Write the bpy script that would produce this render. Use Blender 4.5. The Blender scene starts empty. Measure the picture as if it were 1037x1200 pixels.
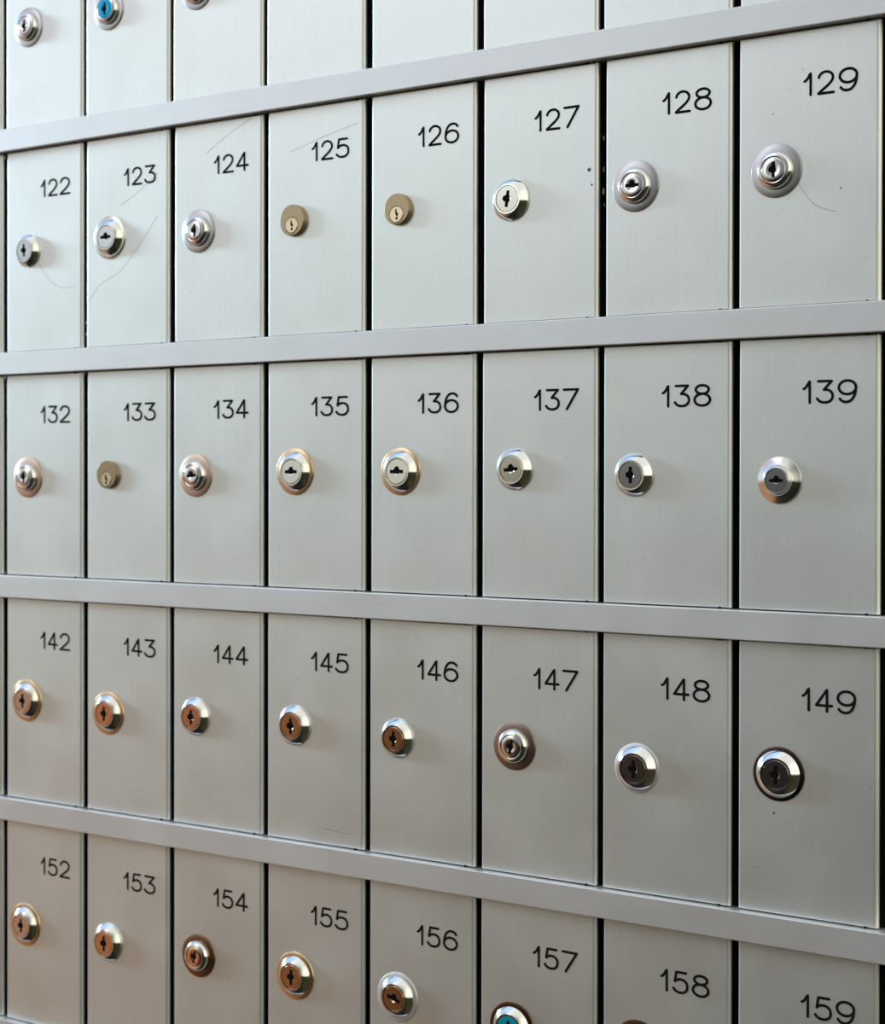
import bpy, bmesh, math, random
from mathutils import Vector, Matrix

random.seed(7)
scene = bpy.context.scene
COL = scene.collection
S = 0.14            # one row pitch in metres
A = 0.512154        # column pitch, in row pitches
H = 0.098533        # rail height, in row pitches
RAIL_OUT = 0.032    # how far the rails stand proud of the doors
Z0 = 1.55           # height of the underside of the rail above mailbox 122
DOOR_T = 0.0165
SUN_E = 1.84
EDGE_R = 0.0135       # rounding of a door's hinge-side edge

# ------------------------------------------------------------------ materials
def new_mat(name):
    m = bpy.data.materials.new(name)
    m.use_nodes = True
    nt = m.node_tree
    b = nt.nodes.get('Principled BSDF')
    return m, nt, b

def metal(name, col, rough, metallic=1.0, noise=0.0, nscale=900.0):
    m, nt, b = new_mat(name)
    b.inputs['Base Color'].default_value = (*col, 1)
    b.inputs['Metallic'].default_value = metallic
    b.inputs['Roughness'].default_value = rough
    if noise > 0:
        tc = nt.nodes.new('ShaderNodeTexCoord')
        n = nt.nodes.new('ShaderNodeTexNoise')
        n.inputs['Scale'].default_value = nscale
        n.inputs['Detail'].default_value = 3
        nt.links.new(tc.outputs['Object'], n.inputs['Vector'])
        mr = nt.nodes.new('ShaderNodeMapRange')
        mr.inputs['To Min'].default_value = max(0.02, rough - noise)
        mr.inputs['To Max'].default_value = rough + noise
        nt.links.new(n.outputs['Fac'], mr.inputs['Value'])
        nt.links.new(mr.outputs['Result'], b.inputs['Roughness'])
    return m

def matte(name, col, spec=.1, rough=.9):
    m, nt, b = new_mat(name)
    b.inputs['Base Color'].default_value = (*col, 1)
    b.inputs['Roughness'].default_value = rough
    b.inputs['Specular IOR Level'].default_value = spec
    return m

def brushed(name, col, rough, metallic, grain, streak_axis):
    """anodised aluminium with a fine straight grain and soft mottling"""
    m, nt, b = new_mat(name)
    N = nt.nodes.new
    L = nt.links.new
    tc = N('ShaderNodeTexCoord')
    oi = N('ShaderNodeObjectInfo')
    add = N('ShaderNodeVectorMath'); add.operation = 'ADD'
    comb = N('ShaderNodeCombineXYZ')
    mul = N('ShaderNodeMath'); mul.operation = 'MULTIPLY'; mul.inputs[1].default_value = 37.0
    L(oi.outputs['Random'], mul.inputs[0])
    for i in range(3):
        L(mul.outputs[0], comb.inputs[i])
    L(tc.outputs['Object'], add.inputs[0]); L(comb.outputs[0], add.inputs[1])
    mp = N('ShaderNodeMapping')
    mp.inputs['Scale'].default_value = (1400, 40, 35) if streak_axis == 'Z' else (30, 60, 1400)
    L(add.outputs[0], mp.inputs['Vector'])
    n1 = N('ShaderNodeTexNoise'); n1.inputs['Scale'].default_value = 1.0; n1.inputs['Detail'].default_value = 4
    L(mp.outputs[0], n1.inputs['Vector'])
    n2 = N('ShaderNodeTexNoise'); n2.inputs['Scale'].default_value = 26.0; n2.inputs['Detail'].default_value = 5
    L(add.outputs[0], n2.inputs['Vector'])
    # fine speckle of handling wear
    n3 = N('ShaderNodeTexNoise'); n3.inputs['Scale'].default_value = 420.0; n3.inputs['Detail'].default_value = 2
    L(add.outputs[0], n3.inputs['Vector'])
    mr = N('ShaderNodeMapRange'); mr.inputs['From Min'].default_value = .3; mr.inputs['From Max'].default_value = .7
    mr.inputs['To Min'].default_value = 1 - grain; mr.inputs['To Max'].default_value = 1 + grain
    L(n1.outputs['Fac'], mr.inputs['Value'])
    mr2 = N('ShaderNodeMapRange'); mr2.inputs['From Min'].default_value = .3; mr2.inputs['From Max'].default_value = .7
    mr2.inputs['To Min'].default_value = .965; mr2.inputs['To Max'].default_value = 1.03
    L(n2.outputs['Fac'], mr2.inputs['Value'])
    mr4 = N('ShaderNodeMapRange'); mr4.inputs['From Min'].default_value = .70; mr4.inputs['From Max'].default_value = .80
    mr4.inputs['To Min'].default_value = 1.0; mr4.inputs['To Max'].default_value = .80
    L(n3.outputs['Fac'], mr4.inputs['Value'])
    p = N('ShaderNodeMath'); p.operation = 'MULTIPLY'
    L(mr.outputs[0], p.inputs[0]); L(mr2.outputs[0], p.inputs[1])
    p2 = N('ShaderNodeMath'); p2.operation = 'MULTIPLY'
    L(p.outputs[0], p2.inputs[0]); L(mr4.outputs[0], p2.inputs[1])
    sc = N('ShaderNodeVectorMath'); sc.operation = 'SCALE'
    sc.inputs[0].default_value = col
    L(p2.outputs[0], sc.inputs['Scale'])
    L(sc.outputs[0], b.inputs['Base Color'])
    mr3 = N('ShaderNodeMapRange'); mr3.inputs['From Min'].default_value = .3; mr3.inputs['From Max'].default_value = .7
    mr3.inputs['To Min'].default_value = rough - .02; mr3.inputs['To Max'].default_value = rough + .02
    L(n2.outputs['Fac'], mr3.inputs['Value'])
    L(mr3.outputs[0], b.inputs['Roughness'])
    b.inputs['Metallic'].default_value = metallic
    bp = N('ShaderNodeBump'); bp.inputs['Strength'].default_value = .05; bp.inputs['Distance'].default_value = .0004
    L(n1.outputs['Fac'], bp.inputs['Height'])
    L(bp.outputs[0], b.inputs['Normal'])
    return m

M_DOOR = brushed('brushed_door_aluminium', (.80, .815, .80), .41, .84, .02, 'Z')
M_RAIL = brushed('satin_rail_aluminium', (.76, .755, .765), .48, .84, .018, 'X')
M_DARK = matte('dark_frame_steel', (.005, .005, .006))
M_BODY = matte('dark_box_steel', (.012, .012, .012))
M_BLACK = matte('black_number_fill', (.005, .006, .006), .15)
M_HOLE = matte('dark_keyway', (.003, .003, .003))
M_CHIP = metal('bare_metal_chip', (.75, .68, .58), .4)
M_SCR = metal('scratched_aluminium', (.50, .50, .49), .5, 1.0)
M_SPECK = metal('dark_grime', (.08, .075, .07), .7, 0)
M_CHROME = metal('polished_chrome', (.86, .86, .86), .07, 1, .03, 1500)
M_PLUG = metal('satin_plug_steel', (.78, .76, .77), .14, 1, .03, 2500)
M_PLUG_REFL_C = metal('copper_reflection_plug', (.86, .55, .39), .16, 1, .03, 2500)  # warm paving's reflection tinted into the plug's base colour
M_PLUG_REFL_D = metal('dark_reflection_plug', (.33, .32, .38), .18, 1, .03, 2500)  # reflection of dark surroundings painted into the plug's base colour
M_BRASS = metal('dull_brass', (.40, .305, .19), .34, 1, .06, 1800)
M_BRASS_P = metal('pale_brass_plug', (.72, .60, .42), .26, 1, .05, 1800)
M_W_BRASS = metal('brass_washer', (.80, .57, .36), .27, 1, .05, 1800)
M_W_PINK = metal('rosy_washer', (.66, .49, .41), .38, 1, .05, 1800)
M_W_STEEL = metal('grey_steel_washer', (.52, .50, .515), .32, 1, .05, 1800)
M_W_CHROME = metal('chrome_washer', (.80, .80, .79), .16, 1, .04, 1800)
M_W_BROWN = metal('bronze_washer', (.26, .145, .085), .30, 1, .05, 1800)
M_W_DBROWN = metal('dark_brown_washer', (.11, .055, .03), .30, 1, .05, 1800)
M_W_TAUPE = metal('taupe_washer', (.34, .25, .21), .32, 1, .05, 1800)
M_W_DARK = metal('dark_rim_washer', (.075, .05, .05), .30, 1, .04, 1800)
M_CYAN = matte('cyan_plug_cap', (.0, .54, 1.0), .12, .45)
M_TEAL = matte('teal_plug_cap', (.0, .30, .40), .2, .4)

# ------------------------------------------------------------------ mesh helpers
def link(name, bm, mats, parent=None, smooth=False, angle=35):
    bmesh.ops.recalc_face_normals(bm, faces=bm.faces)
    me = bpy.data.meshes.new(name)
    bm.to_mesh(me); bm.free()
    for m in (mats if isinstance(mats, (list, tuple)) else [mats]):
        me.materials.append(m)
    if smooth:
        me.shade_smooth()
        me.set_sharp_from_angle(angle=math.radians(angle))
    o = bpy.data.objects.new(name, me)
    COL.objects.link(o)
    if parent is not None:
        o.parent = parent
    return o

def box(bm, x0, x1, y0, y1, z0, z1, bev=0.0, seg=2):
    vs = [bm.verts.new((x * S, y * S, z * S)) for x in (x0, x1) for y in (y0, y1) for z in (z0, z1)]
    idx = [(0, 1, 3, 2), (4, 6, 7, 5), (0, 4, 5, 1), (2, 3, 7, 6), (0, 2, 6, 4), (1, 5, 7, 3)]
    fs = [bm.faces.new([vs[i] for i in f]) for f in idx]
    bmesh.ops.recalc_face_normals(bm, faces=fs)
    if bev > 0:
        es = list({e for f in fs for e in f.edges})
        bmesh.ops.bevel(bm, geom=es, offset=bev * S, segments=seg, profile=.6, affect='EDGES')

def lathe(bm, prof, n=64, cx=0.0, cz=0.0):
    """prof: (radius, height out of the wall) list; axis points to -Y"""
    rings = []
    for r, h in prof:
        if r < 1e-6:
            rings.append([bm.verts.new((cx * S, -h * S, cz * S))])
        else:
            rings.append([bm.verts.new(((cx + r * math.cos(2 * math.pi * i / n)) * S, -h * S,
                                        (cz + r * math.sin(2 * math.pi * i / n)) * S)) for i in range(n)])
    for a, b in zip(rings[:-1], rings[1:]):
        if len(a) == 1 and len(b) == 1:
            continue
        for i in range(n):
            j = (i + 1) % n
            if len(a) == 1:
                bm.faces.new((a[0], b[i], b[j]))
            elif len(b) == 1:
                bm.faces.new((a[i], b[0], a[j]))
            else:
                bm.faces.new((a[i], b[i], b[j], a[j]))

def ribbon(bm, pts, w, h0, h1, mat_index=0, caps=True):
    """a flat stroke of width w along (x, z) points, standing from h0 to h1 out of the wall"""
    n = len(pts)
    P = [Vector((p[0], p[1])) for p in pts]
    left, right = [], []
    for i in range(n):
        a = P[max(0, i - 1)]; b = P[min(n - 1, i + 1)]
        t = (b - a).normalized()
        nn = Vector((-t.y, t.x))
        left.append(P[i] + nn * w / 2); right.append(P[i] - nn * w / 2)
    outline = list(left)
    if caps:
        t = (P[-1] - P[-2]).normalized(); a0 = math.atan2(t.x, -t.y)
        c = P[-1]; ang = math.atan2(left[-1].y - c.y, left[-1].x - c.x)
        for k in range(1, 6):
            q = ang - math.pi * k / 6
            outline.append(c + Vector((math.cos(q), math.sin(q))) * w / 2)
    outline += right[::-1]
    if caps:
        c = P[0]; ang = math.atan2(right[0].y - c.y, right[0].x - c.x)
        for k in range(1, 6):
            q = ang - math.pi * k / 6
            outline.append(c + Vector((math.cos(q), math.sin(q))) * w / 2)
    F = lambda p, h: bm.verts.new((p.x * S, -h * S, p.y * S))
    lt = [F(p, h1) for p in left]; rt = [F(p, h1) for p in right]
    for i in range(n - 1):
        f = bm.faces.new((lt[i], rt[i], rt[i + 1], lt[i + 1])); f.material_index = mat_index
    if caps:
        for c, e0, e1, sgn in ((P[-1], lt[-1], rt[-1], 1), (P[0], rt[0], lt[0], 1)):
            q0 = Vector((e0.co.x / S, e0.co.z / S)); ang = math.atan2(q0.y - c.y, q0.x - c.x)
            mid = [F(c + Vector((math.cos(ang - math.pi * k / 6), math.sin(ang - math.pi * k / 6))) * w / 2, h1)
                   for k in range(1, 6)]
            f = bm.faces.new([e0] + mid + [e1]); f.material_index = mat_index
    # side wall
    top = [F(p, h1) for p in outline]; bot = [F(p, h0) for p in outline]
    for i in range(len(outline)):
        j = (i + 1) % len(outline)
        f = bm.faces.new((top[i], top[j], bot[j], bot[i])); f.material_index = mat_index

# ------------------------------------------------------------------ engraved numerals
def arc(cx, cy, rx, ry, a0, a1, n=14):
    return [(cx + rx * math.cos(math.radians(a0 + (a1 - a0) * i / n)),
             cy + ry * math.sin(math.radians(a0 + (a1 - a0) * i / n))) for i in range(n + 1)]

def bez(p0, p1, p2, p3, n=12):
    out = []
    for i in range(n + 1):
        t = i / n; u = 1 - t
        out.append(tuple(u**3 * a + 3 * u * u * t * b + 3 * u * t * t * c + t**3 * d
                         for a, b, c, d in zip(p0, p1, p2, p3)))
    return out

GLYPH = {   # strokes in a unit cell, width 1 = the digit's own width, height 1
    '1': [[(1, 0), (1, 1)], bez((1, .99), (.75, .97), (.62, .72), (.05, .66))],
    '2': [arc(.5, .71, .46, .29, 172, -18) + bez((.93, .60), (.80, .40), (.35, .22), (.02, .01), 8)[1:],
          [(.02, 0), (1, 0)]],
    '3': [[(.06, 1), (.93, 1)], [(.93, 1), (.44, .60)],
          bez((.44, .60), (.80, .62), (1.0, .48), (1.0, .30), 8) + bez((1.0, .30), (1.0, .10), (.78, 0), (.50, 0), 8)[1:]
          + bez((.50, 0), (.26, 0), (.10, .06), (.0, .19), 6)[1:]],
    '4': [[(.68, 1), (.0, .27)], [(0, .27), (1.02, .27)], [(.70, 1), (.70, 0)]],
    '5': [[(.90, 1), (.20, 1)], [(.20, 1), (.10, .53)],
          bez((.10, .53), (.25, .65), (.42, .66), (.52, .66), 6) + bez((.52, .66), (.82, .66), (1, .52), (1, .33), 8)[1:]
          + bez((1, .33), (1, .12), (.80, 0), (.50, 0), 8)[1:] + bez((.50, 0), (.26, 0), (.10, .06), (0, .18), 6)[1:]],
    '6': [arc(.5, .32, .5, .32, 0, 360, 28),
          bez((.01, .36), (.02, .72), (.22, 1.0), (.56, 1.0), 10) + bez((.56, 1), (.74, 1), (.86, .95), (.94, .84), 5)[1:]],
    '7': [[(0, 1), (1, 1)], [(1, 1), (.22, 0)]],
    '8': [arc(.5, .29, .5, .29, 0, 360, 28), arc(.5, .79, .42, .21, 0, 360, 24)],
    '9': [arc(.5, .68, .5, .32, 0, 360, 28),
          bez((.99, .64), (.98, .28), (.78, 0), (.44, 0), 10) + bez((.44, 0), (.26, 0), (.14, .05), (.06, .16), 5)[1:]],
}
CELLS = [(.2450, .2668), (.2925, .3450), (.3660, .4235)]
NUM_BASE, NUM_H, STROKE = -.2178, .0690, .0088

def number_mesh(text, parent):
    bm = bmesh.new()
    k = 0
    for ch, (x0, x1) in zip(text, CELLS):
        for st in GLYPH[ch]:
            pts = [(x0 + px * (x1 - x0), NUM_BASE + pz * NUM_H) for px, pz in st]
            ribbon(bm, pts, STROKE, -.0010, .0010 + .00006 * k)
            k += 1
    return link('number', bm, M_BLACK, parent)

# ------------------------------------------------------------------ locks
def plug_keyhole(bm, cx, cz, size, rot, h0, h1, jag=False):
    if jag:
        pts = [(-.16, 1), (.12, 1), (.12, .45), (.42, .20), (.42, -.25), (.10, -.40), (.38, -.62), (.30, -1), (-.05, -1),
               (-.16, -.70), (.05, -.50), (.05, -.15), (-.20, .10)]
    else:
        pts = [(-1, -.24), (1, -.24), (1, .18), (.42, .20), (.30, .55), (.05, .66), (-.22, .58), (-.42, .20), (-1, .18)]
    c, s = math.cos(rot), math.sin(rot)
    V2 = [(cx + size * (x * c - y * s), cz + size * (x * s + y * c)) for x, y in pts]
    top = [bm.verts.new((x * S, -h1 * S, z * S)) for x, z in V2]
    bot = [bm.verts.new((x * S, -h0 * S, z * S)) for x, z in V2]
    bm.faces.new(top)
    n = len(pts)
    for i in range(n):
        bm.faces.new((top[i], top[(i + 1) % n], bot[(i + 1) % n], bot[i]))

def tilt_about(o, u, v, h, tx, tz):
    """turn a plug a degree or two in its socket"""
    p = Vector((u * S, -h * S, v * S))
    R = Matrix.Rotation(math.radians(tx), 4, 'X') @ Matrix.Rotation(math.radians(tz), 4, 'Z')
    o.data.transform(Matrix.Translation(p) @ R @ Matrix.Translation(-p))

def make_lock(parent, u, v, r, kind, washer, plug, rot, tilt=(0, 0)):
    """kind: cone / dome / stub / brass;  washer: material or None;  r: outermost radius"""
    if kind == 'brass':
        bm = bmesh.new()
        lathe(bm, [(r, -.001), (r, .012), (r - .001, .0165), (r - .004, .0185), (.0325, .0185), (.0325, .012)], 64)
        # the keyed barrel sits low in the disc: shear the inner opening down
        for w in bm.verts:
            rr = math.hypot(w.co.x, w.co.z) / S
            if rr < .034:
                w.co.z -= .0205 * S; w.co.x -= .001 * S
        bmesh.ops.translate(bm, verts=bm.verts, vec=(u * S, 0, v * S))
        lk = link('lock', bm, M_BRASS, parent, True, 25)
        pu, pv = u - .001, v - .0205
        bm = bmesh.new()
        lathe(bm, [(.0305, .011), (.0305, .0185), (.029, .0200), (0, .0200)], 40, pu, pv)
        link('plug', bm, M_BRASS_P, lk, True)
        bm = bmesh.new()
        plug_keyhole(bm, pu, pv, .020, rot, .018, .0206, True)
        link('keyhole', bm, M_HOLE, lk)
        return lk
    hw = 0.0
    if washer is not None:
        hw = .0055
        if kind == 'dome':
            rb = .063
        else:
            rb = min(.0775, r - .0085)
    else:
        rb = r
    if kind == 'dome':
        rf, rp, top = .0475, .041, .029
        prof = [(rb, hw - .001), (rb, hw + .003)]
        for i in range(1, 9):
            t = math.pi / 2 * i / 8
            prof.append((rf + (rb - rf) * math.cos(t), hw + .003 + (top - hw - .004) * math.sin(t)))
        prof += [(rf - .003, top), (rp + .0014, top - .0005), (rp + .0014, top - .008)]
        depth = top
    elif kind == 'stub':
        rf, rp, top = .0445, .038, .032
        prof = [(rb, -.001), (rb, .004), (rb - .0015, .0065), (.053, .0150), (.0505, .0165), (rf + .004, .024), (rf, .031),
                (rf - .002, top), (rp + .0014, top), (rp + .0014, top - .008)]
    else:
        rf = rb * .71; rp = rf - .0075; top = .029
        h0, h1 = hw + (.0045 if washer else .0090), top - .0010
        prof = [(rb, hw - .001), (rb, h0 - .0010), (rb - .0008, h0)]
        for i in range(1, 6):
            t = i / 5
            prof.append((rb - .0008 + (rf + .0018 - rb + .0008) * t, h0 + (h1 - h0) * t + .0016 * math.sin(math.pi * t)))
        prof += [(rf, top),
                (rp + .0016, top), (rp + .0016, top - .008)]
    bm = bmesh.new()
    lathe(bm, prof, 72, u, v)
    lk = link('lock', bm, M_CHROME, parent, True, 30 if kind == 'dome' else 20)
    if washer is not None:
        bm = bmesh.new()
        lathe(bm, [(r, -.001), (r, .0030), (r - .0010, .0047), (r - .0028, .0055), (rb - .004, .0055), (rb - .004, .001)],
              72, u, v)
        link('washer', bm, washer, lk, True, 30)
    bm = bmesh.new()
    # flat face with a shallow funnel leading into the keyway
    lathe(bm, [(rp, top - .009), (rp, top - .0015), (rp - .0015, top - .0005), (rp * .33, top - .0004),
               (rp * .12, top - .0050), (0, top - .0060)], 56, u, v)
    pl = link('plug', bm, plug, lk, True, 40 if kind == 'dome' else 20)
    bm = bmesh.new()
    plug_keyhole(bm, u, v, rp * .64, rot, top - .007, top - .0001)
    kh = link('keyhole', bm, M_HOLE, lk)
    for o in (pl, kh):
        tilt_about(o, u, v, top, *tilt)
    return lk

R90 = math.pi / 2
LOCKS = {  # number: (u, v, r, kind, washer, plug, keyhole turn, plug tilt)
    112: (.166, -.457, .0873, 'dome', M_W_STEEL, M_PLUG, R90, (0, 0)),
    113: (.154, -.457, .0859, 'dome', M_W_STEEL, M_CYAN, R90, (0, 0)),
    114: (.149, -.449, .0843, 'dome', M_W_STEEL, M_PLUG, R90, (0, 0)),
    122: (.164, -.452, .0722, 'cone', None, M_PLUG, R90, (2, 0)),
    123: (.160, -.432, .0925, 'cone', M_W_CHROME, M_PLUG, 0, (-1, 0)),
    124: (.159, -.446, .0888, 'dome', M_W_STEEL, M_PLUG, R90, (0, 1)),
    125: (.156, -.445, .0624, 'brass', None, None, 0, (0, 0)),
    126: (.155, -.446, .0598, 'brass', None, None, 0, (0, 0)),
    127: (.143, -.454, .0765, 'cone', None, M_PLUG, R90 - .15, (1, 0)),
    128: (.140, -.453, .0892, 'dome', M_W_STEEL, M_PLUG, 0, (-1, 1)),
    129: (.149, -.452, .0890, 'dome', M_W_STEEL, M_PLUG, R90, (-1, 1)),
    132: (.162, -.460, .0906, 'dome', M_W_PINK, M_PLUG, R90, (0, 0)),
    133: (.155, -.449, .0605, 'brass', None, None, 0, (0, 0)),
    134: (.144, -.453, .0890, 'dome', M_W_PINK, M_PLUG, .1, (0, 0)),
    135: (.161, -.438, .0929, 'cone', M_W_BRASS, M_PLUG, 0, (-2, 0)),
    136: (.164, -.438, .0906, 'cone', M_W_BRASS, M_PLUG, 0, (-2, 0)),
    137: (.161, -.431, .0750, 'cone', None, M_PLUG, .1, (1, 0)),
    138: (.136, -.452, .0739, 'cone', None, M_PLUG_REFL_D, R90, (0, 0)),
    139: (.164, -.470, .0774, 'stub', None, M_PLUG_REFL_D, 0, (0, 0)),
    142: (.155, -.457, .0935, 'cone', M_W_BRASS, M_PLUG, R90, (0, 0)),
    143: (.151, -.475, .0920, 'cone', M_W_BRASS, M_PLUG_REFL_C, R90, (0, 0)),
    144: (.142, -.450, .0768, 'cone', None, M_PLUG_REFL_C, R90, (0, 0)),
    145: (.160, -.443, .0787, 'cone', None, M_PLUG_REFL_C, R90, (0, 0)),
    146: (.150, -.451, .0738, 'cone', None, M_PLUG_REFL_C, R90, (0, 0)),
    147: (.163, -.434, .0883, 'dome', M_W_TAUPE, M_PLUG, R90 - .2, (0, 0)),
    148: (.150, -.467, .0860, 'cone', M_RAIL, M_PLUG_REFL_D, R90, (0, 0)),
    149: (.163, -.436, .0899, 'cone', M_W_DARK, M_PLUG_REFL_D, R90, (0, 0)),
    152: (.145, -.461, .0950, 'cone', M_W_BRASS, M_PLUG, R90, (0, 0)),
    153: (.151, -.462, .0810, 'cone', None, M_PLUG_REFL_C, R90, (0, 0)),
    154: (.162, -.437, .0892, 'dome', M_W_BROWN, M_PLUG_REFL_C, R90 - .2, (0, 0)),
    155: (.164, -.436, .0945, 'cone', M_W_BRASS, M_PLUG_REFL_C, R90, (0, 0)),
    156: (.153, -.435, .0935, 'cone', M_RAIL, M_PLUG_REFL_C, -.3, (0, 0)),
    157: (.154, -.459, .0932, 'cone', M_W_DBROWN, M_TEAL, R90, (0, 0)),
    158: (.155, -.428, .0888, 'dome', M_W_DBROWN, M_PLUG_REFL_C, 0, (0, 0)),
}
LOOK = {
    112: 'top row aluminium mailbox with domed chrome lock on grey washer, directly above mailbox 122',
    113: 'top row aluminium mailbox with bright cyan lock face, directly above mailbox 123',
    114: 'top row aluminium mailbox, only its lock rim showing, directly above mailbox 124',
    115: 'top row aluminium mailbox, lower door only in view, directly above mailbox 125',
    116: 'top row aluminium mailbox, lower door only in view, directly above mailbox 126',
    117: 'top row aluminium mailbox, lower door only in view, directly above mailbox 127',
    118: 'top row aluminium mailbox cut to a low strip of door, directly above mailbox 128',
    119: 'top row aluminium mailbox cut to a small corner of door, directly above mailbox 129',
    122: 'aluminium mailbox numbered 122 with small bare chrome lock',
    123: 'aluminium mailbox numbered 123 with wide chrome lock and scratched door',
    124: 'aluminium mailbox numbered 124 with domed lock on grey steel washer',
    125: 'aluminium mailbox numbered 125 with plain brass disc lock',
    126: 'aluminium mailbox numbered 126 with plain brass disc lock',
    127: 'aluminium mailbox numbered 127 with tapered chrome lock and upright keyhole',
    128: 'aluminium mailbox numbered 128 with domed lock on wide grey washer, keyhole sideways',
    129: 'aluminium mailbox numbered 129 with domed lock on wide grey washer, keyhole upright',
    132: 'aluminium mailbox numbered 132 with domed chrome lock on rosy washer',
    133: 'aluminium mailbox numbered 133 with very small brass disc lock',
    134: 'aluminium mailbox numbered 134 with domed chrome lock on rosy washer, keyhole sideways',
    135: 'aluminium mailbox numbered 135 with chrome lock ringed by thin brass washer',
    136: 'aluminium mailbox numbered 136 with chrome lock ringed by thin brass washer',
    137: 'aluminium mailbox numbered 137 with tapered chrome lock and sideways keyhole',
    138: 'aluminium mailbox numbered 138 with dark reflection in chrome lock, keyhole upright',
    139: 'aluminium mailbox numbered 139 with flanged chrome lock, dark reflection and sideways keyhole',
    142: 'aluminium mailbox numbered 142 with chrome lock on brass washer',
    143: 'aluminium mailbox numbered 143 with copper reflection in lock on thin brass washer',
    144: 'aluminium mailbox numbered 144 with copper reflection in small chrome lock',
    145: 'aluminium mailbox numbered 145 with brownish reflection in tapered chrome lock',
    146: 'aluminium mailbox numbered 146 with copper reflection in small tapered chrome lock',
    147: 'aluminium mailbox numbered 147 with domed lock on brown washer',
    148: 'aluminium mailbox numbered 148 with dark reflection in tapered chrome lock',
    149: 'aluminium mailbox numbered 149 with large chrome lock in dark rim',
    152: 'aluminium mailbox numbered 152 with brownish faced lock on brass washer',
    153: 'aluminium mailbox numbered 153 with brown reflection in small bare lock',
    154: 'aluminium mailbox numbered 154 with domed lock on brown washer',
    155: 'aluminium mailbox numbered 155 with copper reflection in lock on copper coloured washer',
    156: 'aluminium mailbox numbered 156 with copper reflection in lock on pale grey washer',
    157: 'aluminium mailbox numbered 157 with teal lock face cut by the bottom edge',
    158: 'aluminium mailbox numbered 158 with only the brown top of its washer in view',
    159: 'aluminium mailbox numbered 159, its number cut by the bottom edge',
    121: 'aluminium mailbox showing only its right edge, left of mailbox 122',
    131: 'aluminium mailbox showing only its right edge, left of mailbox 132',
    141: 'aluminium mailbox showing only its right edge, left of mailbox 142',
    151: 'aluminium mailbox showing only its right edge, left of mailbox 152',
    111: 'top row aluminium mailbox showing only its right edge, at the top left corner',
}
# front gap between neighbouring doors: small per-door shifts, in row pitches (left edge, right edge)
GAP_R = .0105
GAP_L = {11: (.021, .017, .0173, .014, .0265, .0235, .014, .020), 12: (.026, .020, .0265, .021, .0255, .0265, .0235, .0175),
         13: (.0235, .025, .0214, .0225, .025, .0222, .017, .0199), 14: (.027, .0255, .0223, .021, .0214, .0218, .0165, .0205),
         15: (.025, .0245, .0232, .0235, .0218, .020, .0207, .0215)}

SCRATCH = {   # fine scratches on the doors: lists of (u, v)
    122: [[(.20, -.46), (.25, -.54), (.31, -.60), (.38, -.63), (.46, -.625)]],
    123: [[(.03, -.70), (.10, -.63), (.22, -.58), (.33, -.48), (.44, -.36)], [(.22, -.30), (.33, -.25), (.44, -.18)]],
    124: [[(.20, -.13), (.33, -.06), (.44, -.015)]],
    125: [[(.14, -.17), (.30, -.13), (.47, -.095)]],
    129: [[(.222, -.495), (.255, -.545), (.29, -.58), (.355, -.605)]],
    145: [[(.30, -.835), (.44, -.845)]],
}
SPECKS = {127: [(.467, -.378, .007), (.478, -.432, .004)], 149: [(.146, -.567, .004)], 129: [(.37, -.53, .003), (.135, -.265, .0025)]}

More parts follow.
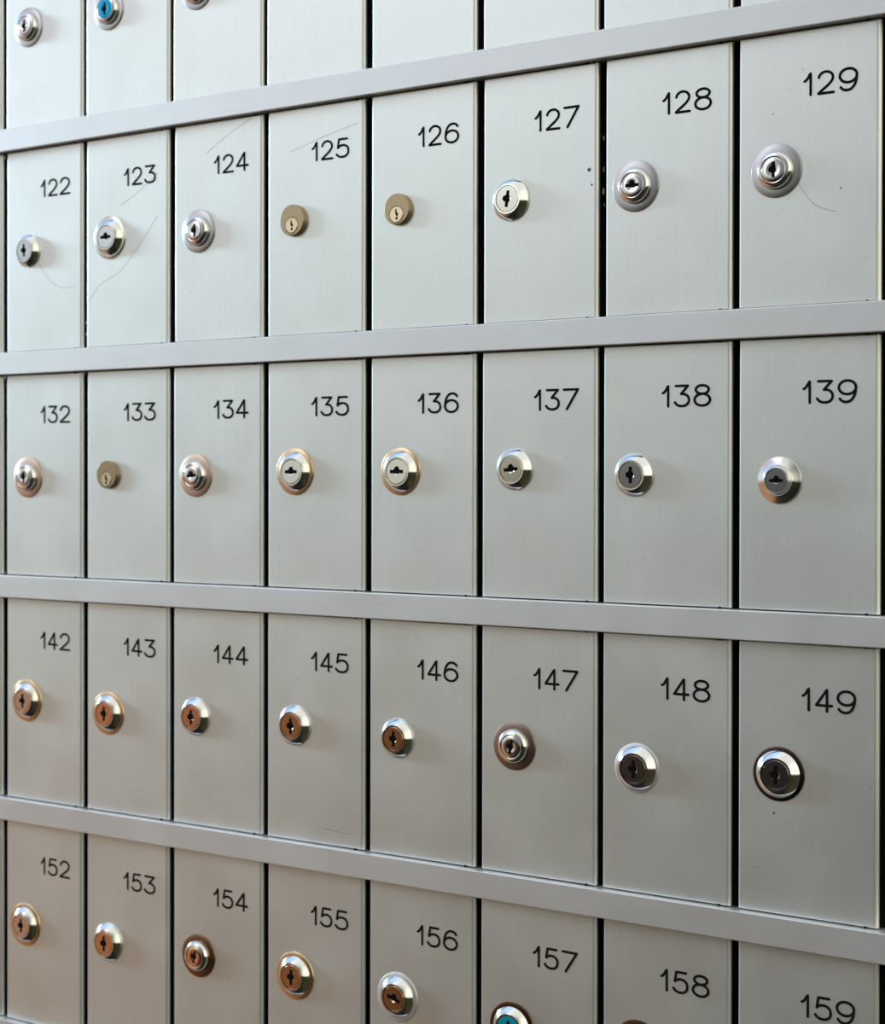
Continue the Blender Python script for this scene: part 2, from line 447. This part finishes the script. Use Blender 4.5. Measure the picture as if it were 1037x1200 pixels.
mailboxes = {}
def make_mailbox(n):
    col, row = n % 10, n // 10 - 12
    if n % 100 % 10 == 0 and n >= 120:      # the column past ...9
        col = 10; row -= 1
    x0 = (col - 2) * A
    z0 = -row
    t = bpy.data.objects.new('mailbox', None)
    COL.objects.link(t)
    t.empty_display_size = .02
    t.location = (x0 * S, 0, Z0 + z0 * S)
    t['label'] = LOOK.get(n, '')
    t['category'] = 'mailbox'
    t['group'] = 'numbered aluminium mailboxes in the wall bank'
    rnd = random.Random(n)
    # box behind the door, open at the front
    bm = bmesh.new()
    bx0, bx1, bz0, bz1 = .034, A - .034, -1 + H + .012, -.012
    w = .008
    box(bm, bx0, bx0 + w, .045, 1.3, bz0, bz1)
    box(bm, bx1 - w, bx1, .045, 1.3, bz0, bz1)
    box(bm, bx0 + w, bx1 - w, .045, 1.3, bz0, bz0 + w)
    box(bm, bx0 + w, bx1 - w, .045, 1.3, bz1 - w, bz1)
    box(bm, bx0 + w, bx1 - w, 1.29, 1.3, bz0 + w, bz1 - w)
    link('body', bm, M_BODY, t)
    # door leaf, with its scratches and specks
    bm = bmesh.new()
    j = lambda s: rnd.uniform(-s, s)
    dy = j(.0012)
    gl = GAP_L[n // 10][max(0, n % 10 - 2)] - .0005
    box(bm, gl, A - GAP_R + j(.0012), 0, DOOR_T, -1 + H + .0045, -.0055)
    def edges(test):
        return [e for e in bm.edges if all(test(v.co / S) for v in e.verts)]
    xm = A / 2
    bmesh.ops.bevel(bm, geom=edges(lambda c: c.x > xm and c.y < .001), offset=EDGE_R * S, segments=6, profile=.5, affect='EDGES')
    bmesh.ops.bevel(bm, geom=edges(lambda c: c.x < xm and c.y < .001), offset=.0045 * S, segments=3, profile=.5, affect='EDGES')
    bmesh.ops.bevel(bm, geom=edges(lambda c: c.z > -.01 and c.y < .0005), offset=.003 * S, segments=2, profile=.5, affect='EDGES')
    bmesh.ops.bevel(bm, geom=edges(lambda c: c.z < -1 + H + .01 and c.y < .0005), offset=.003 * S, segments=2, profile=.5, affect='EDGES')
    for pts in SCRATCH.get(n, []):
        ctr = []
        for i in range(len(pts) - 1):
            p0 = pts[max(0, i - 1)]; p1 = pts[i]; p2 = pts[i + 1]; p3 = pts[min(len(pts) - 1, i + 2)]
            for k in range(6):
                s = k / 6
                ctr.append(tuple(.5 * (2 * b + (c - a) * s + (2 * a - 5 * b + 4 * c - d) * s * s + (3 * b - a - 3 * c + d) * s**3)
                                 for a, b, c, d in zip(p0, p1, p2, p3)))
        ctr.append(pts[-1])
        ribbon(bm, ctr, .0028, -.0005, .00025, 1, False)
    for (su, sv, sr) in SPECKS.get(n, []):
        old = set(bm.faces)
        lathe(bm, [(sr, -.0003), (sr, .0004), (0, .0006)], 10, su, sv)
        for f in bm.faces:
            if f not in old:
                f.material_index = 2
    link('door', bm, [M_DOOR, M_SCR, M_SPECK], t)
    # pivot pins at the hinge side
    for zc in (-.0035, -1 + H + .003):
        bm = bmesh.new()
        r = .0055
        vs = []
        for zz in (zc - .0035, zc + .0035):
            vs.append([bm.verts.new(((A - .052 + r * math.cos(2 * math.pi * i / 12)) * S,
                                     (.003 + r * math.sin(2 * math.pi * i / 12)) * S, zz * S)) for i in range(12)])
        for i in range(12):
            bm.faces.new((vs[0][i], vs[0][(i + 1) % 12], vs[1][(i + 1) % 12], vs[1][i]))
        bm.faces.new(vs[0]); bm.faces.new(vs[1])
        link('hinge_pin', bm, M_DARK, t)
    if 122 <= n <= 159 and 2 <= col <= 9:
        number_mesh(str(n), t)
    u, v, r, kind, wash, plug, rot, tilt = LOCKS.get(n, (.155, -.448, .0765, 'cone', None, M_PLUG, R90, (0, 0)))
    make_lock(t, u, v, r, kind, wash, plug, rot, tilt)
    mailboxes[n] = t
    return t

for row in range(11, 16):
    for col in range(1, 10):
        make_mailbox(row * 10 + col)

# ------------------------------------------------------------------ the frame: rails, dividers, back
frame = bpy.data.objects.new('mailbox_bank', None)
COL.objects.link(frame)
frame.location = (0, 0, Z0)
frame['label'] = 'flat horizontal aluminium rails with dark upright dividers holding all the mailboxes'
frame['category'] = 'mailbox bank'
X0, X1 = -1.35 * A, 8.75 * A
for k in range(-1, 5):
    bm = bmesh.new()
    box(bm, X0, X1, -RAIL_OUT, .075, -k, -k + H, .0030, 2)
    link('rail', bm, M_RAIL, frame)
CHIPS = {6: [(-.006, -.265, .0025, .008), (-.007, -.375, .002, .010), (-.007, -.452, .0035, .012), (-.004, -.50, .002, .006)],
         1: [(-.022, -.785, .003, .006), (-.022, -.835, .004, .005)]}   # worn paint
for c in range(-1, 9):
    bm = bmesh.new()
    for k in range(-1, 4):
        box(bm, c * A - .030, c * A + .030, .036, .072, -k - 1 + H + .0004, -k - .0004)
    for (cu, cv, cw, ch) in CHIPS.get(c, []):
        old = set(bm.faces)
        box(bm, c * A + cu - cw, c * A + cu + cw, .0352, .037, cv - ch, cv + ch, cw * .6, 1)
        for f in bm.faces:
            if f not in old:
                f.material_index = 1
    link('divider', bm, [M_DARK, M_CHIP], frame)
bm = bmesh.new()
box(bm, X0, X1, 1.32, 1.36, -4, 1 + H)
link('back_panel', bm, M_DARK, frame)

# ------------------------------------------------------------------ surroundings: open sky, pale building, warm paving (world light)
W = bpy.data.worlds.new('daylight')
scene.world = W
W.use_nodes = True
nt = W.node_tree
nt.nodes.clear()
N = nt.nodes.new
L = nt.links.new
tc = N('ShaderNodeTexCoord')
sep = N('ShaderNodeSeparateXYZ')
L(tc.outputs['Generated'], sep.inputs[0])
def math1(op, a, b=None):
    n = N('ShaderNodeMath'); n.operation = op
    for i, v in enumerate((a, b)):
        if v is None: continue
        if isinstance(v, (int, float)): n.inputs[i].default_value = v
        else: L(v, n.inputs[i])
    return n.outputs[0]
def step(v, lo, hi):
    n = N('ShaderNodeMapRange'); n.interpolation_type = 'SMOOTHSTEP'
    n.inputs['From Min'].default_value = lo; n.inputs['From Max'].default_value = hi
    L(v, n.inputs['Value'])
    return n.outputs['Result']
def mix(f, a, b):
    n = N('ShaderNodeMix'); n.data_type = 'RGBA'
    L(f, n.inputs['Factor'])
    for s, v in ((6, a), (7, b)):
        if isinstance(v, tuple): n.inputs[s].default_value = (*v, 1)
        else: L(v, n.inputs[s])
    return n.outputs[2]
el = math1('MULTIPLY', math1('ARCSINE', sep.outputs['Z']), 180 / math.pi)
negx = math1('MULTIPLY', sep.outputs['X'], -1.0)
negy = math1('MULTIPLY', sep.outputs['Y'], -1.0)
az = math1('MULTIPLY', math1('ARCTAN2', negx, negy), 180 / math.pi)   # 0 straight out of the wall, + to the left
# brightness and colour of the surroundings seen from the wall, by direction
AZ = (-90, -45, -10, 18, 33, 50, 80, 110)            # degrees from straight out, + to the left
EL = (-60, -28, -6, 3, 22, 50)                       # degrees above the horizon
ENV = {
    -60: [(0.049, 0.045, 0.031), (0.043, 0.040, 0.023), (0.015, 0.015, 0.015), (0.015, 0.015, 0.015), (0.015, 0.015, 0.015), (0.015, 0.015, 0.015), (0.015, 0.015, 0.015), (0.049, 0.046, 0.032)],
    -28: [(0.048, 0.044, 0.029), (0.036, 0.034, 0.015), (0.015, 0.015, 0.015), (0.027, 0.026, 0.015), (0.067, 0.039, 0.015), (0.419, 0.232, 0.119), (0.390, 0.230, 0.115), (0.496, 0.250, 0.150)],
    -6: [(0.048, 0.044, 0.030), (0.040, 0.038, 0.020), (0.015, 0.015, 0.015), (0.021, 0.017, 0.015), (0.071, 0.041, 0.015), (0.433, 0.239, 0.132), (0.422, 0.240, 0.135), (0.497, 0.250, 0.150)],
    3: [(1.558, 1.449, 1.171), (1.373, 1.312, 1.042), (0.196, 0.212, 0.189), (0.175, 0.202, 0.188), (0.614, 0.621, 0.448), (0.602, 0.723, 0.734), (0.737, 0.820, 0.828), (0.746, 0.948, 1.201)],
    22: [(1.545, 1.440, 1.163), (1.318, 1.269, 0.999), (0.221, 0.233, 0.206), (0.310, 0.321, 0.323), (2.785, 2.997, 3.188), (0.640, 0.451, 0.435), (0.535, 0.814, 1.212), (0.500, 0.850, 1.499)],
    50: [(0.974, 0.976, 0.920), (0.881, 0.897, 0.814), (0.870, 0.886, 0.796), (0.924, 0.933, 0.853), (0.958, 1.053, 1.196), (0.727, 0.915, 1.212), (0.496, 0.838, 1.455), (0.400, 0.750, 1.499)],
}
fac = math1('DIVIDE', math1('ADD', az, 180.0), 360.0)
env = None
for i, e in enumerate(EL):
    cr_ = N('ShaderNodeValToRGB')
    cr_.color_ramp.interpolation = 'EASE'
    els = cr_.color_ramp.elements
    while len(els) > 1:
        els.remove(els[-1])
    stops = [((180 + a) / 360, c) for a, c in zip(AZ, ENV[e])]
    els[0].position = stops[0][0]; els[0].color = (*[x / 4 for x in stops[0][1]], 1)
    for pos, c in stops[1:]:
        q = els.new(pos); q.color = (*[x / 4 for x in c], 1)
    L(fac, cr_.inputs[0])
    if env is None:
        env = cr_.outputs[0]
    else:
        env = mix(step(el, EL[i - 1], e), env, cr_.outputs[0])
bg = N('ShaderNodeBackground'); bg.inputs['Strength'].default_value = 4.0
L(env, bg.inputs['Color'])
out = N('ShaderNodeOutputWorld')
L(bg.outputs[0], out.inputs['Surface'])

# low, soft daylight raking along the wall from the left
sd = bpy.data.lights.new('daylight_from_left', 'SUN')
sd.energy = SUN_E
sd.angle = math.radians(10)
sd.color = (.62, .86, 1.0)
so = bpy.data.objects.new('daylight_from_left', sd)
COL.objects.link(so)
so.location = (-2, -.6, Z0 + .6)
so.rotation_euler = Vector((1, .165, -.20)).to_track_quat('-Z', 'Y').to_euler()

# ------------------------------------------------------------------ camera
f_px, yaw, pitch, roll, tx, ty, tz, cy = 2023.468, .601616513, -.00655092, .00170652, 6.04708417, -5.30635488, -1.47346071, 576.7144
cyw, syw, cp, sp, cr, sr = math.cos(yaw), math.sin(yaw), math.cos(pitch), math.sin(pitch), math.cos(roll), math.sin(roll)
fwd = Vector((-syw * cp, cyw * cp, sp)); right = Vector((cyw, syw, 0)); up = right.cross(fwd)
r2 = right * cr + up * sr
u2 = up * cr - right * sr
cam_d = bpy.data.cameras.new('camera')
cam = bpy.data.objects.new('camera', cam_d)
COL.objects.link(cam)
Mx = Matrix(((r2.x, u2.x, -fwd.x, tx * S), (r2.y, u2.y, -fwd.y, ty * S), (r2.z, u2.z, -fwd.z, Z0 + tz * S), (0, 0, 0, 1)))
cam.matrix_world = Mx
cam_d.sensor_fit = 'HORIZONTAL'
cam_d.sensor_width = 36
cam_d.lens = 36 * f_px / 1037
cam_d.shift_y = (cy - 600) / 1037
cam_d.clip_start = .02
cam_d.dof.use_dof = True
cam_d.dof.focus_distance = .83
cam_d.dof.aperture_fstop = 18
scene.camera = cam

scene.view_settings.view_transform = 'Standard'
scene.view_settings.look = 'None'
scene.view_settings.exposure = 0.0
scene.view_settings.gamma = 1.0
scene.view_settings.use_curve_mapping = False
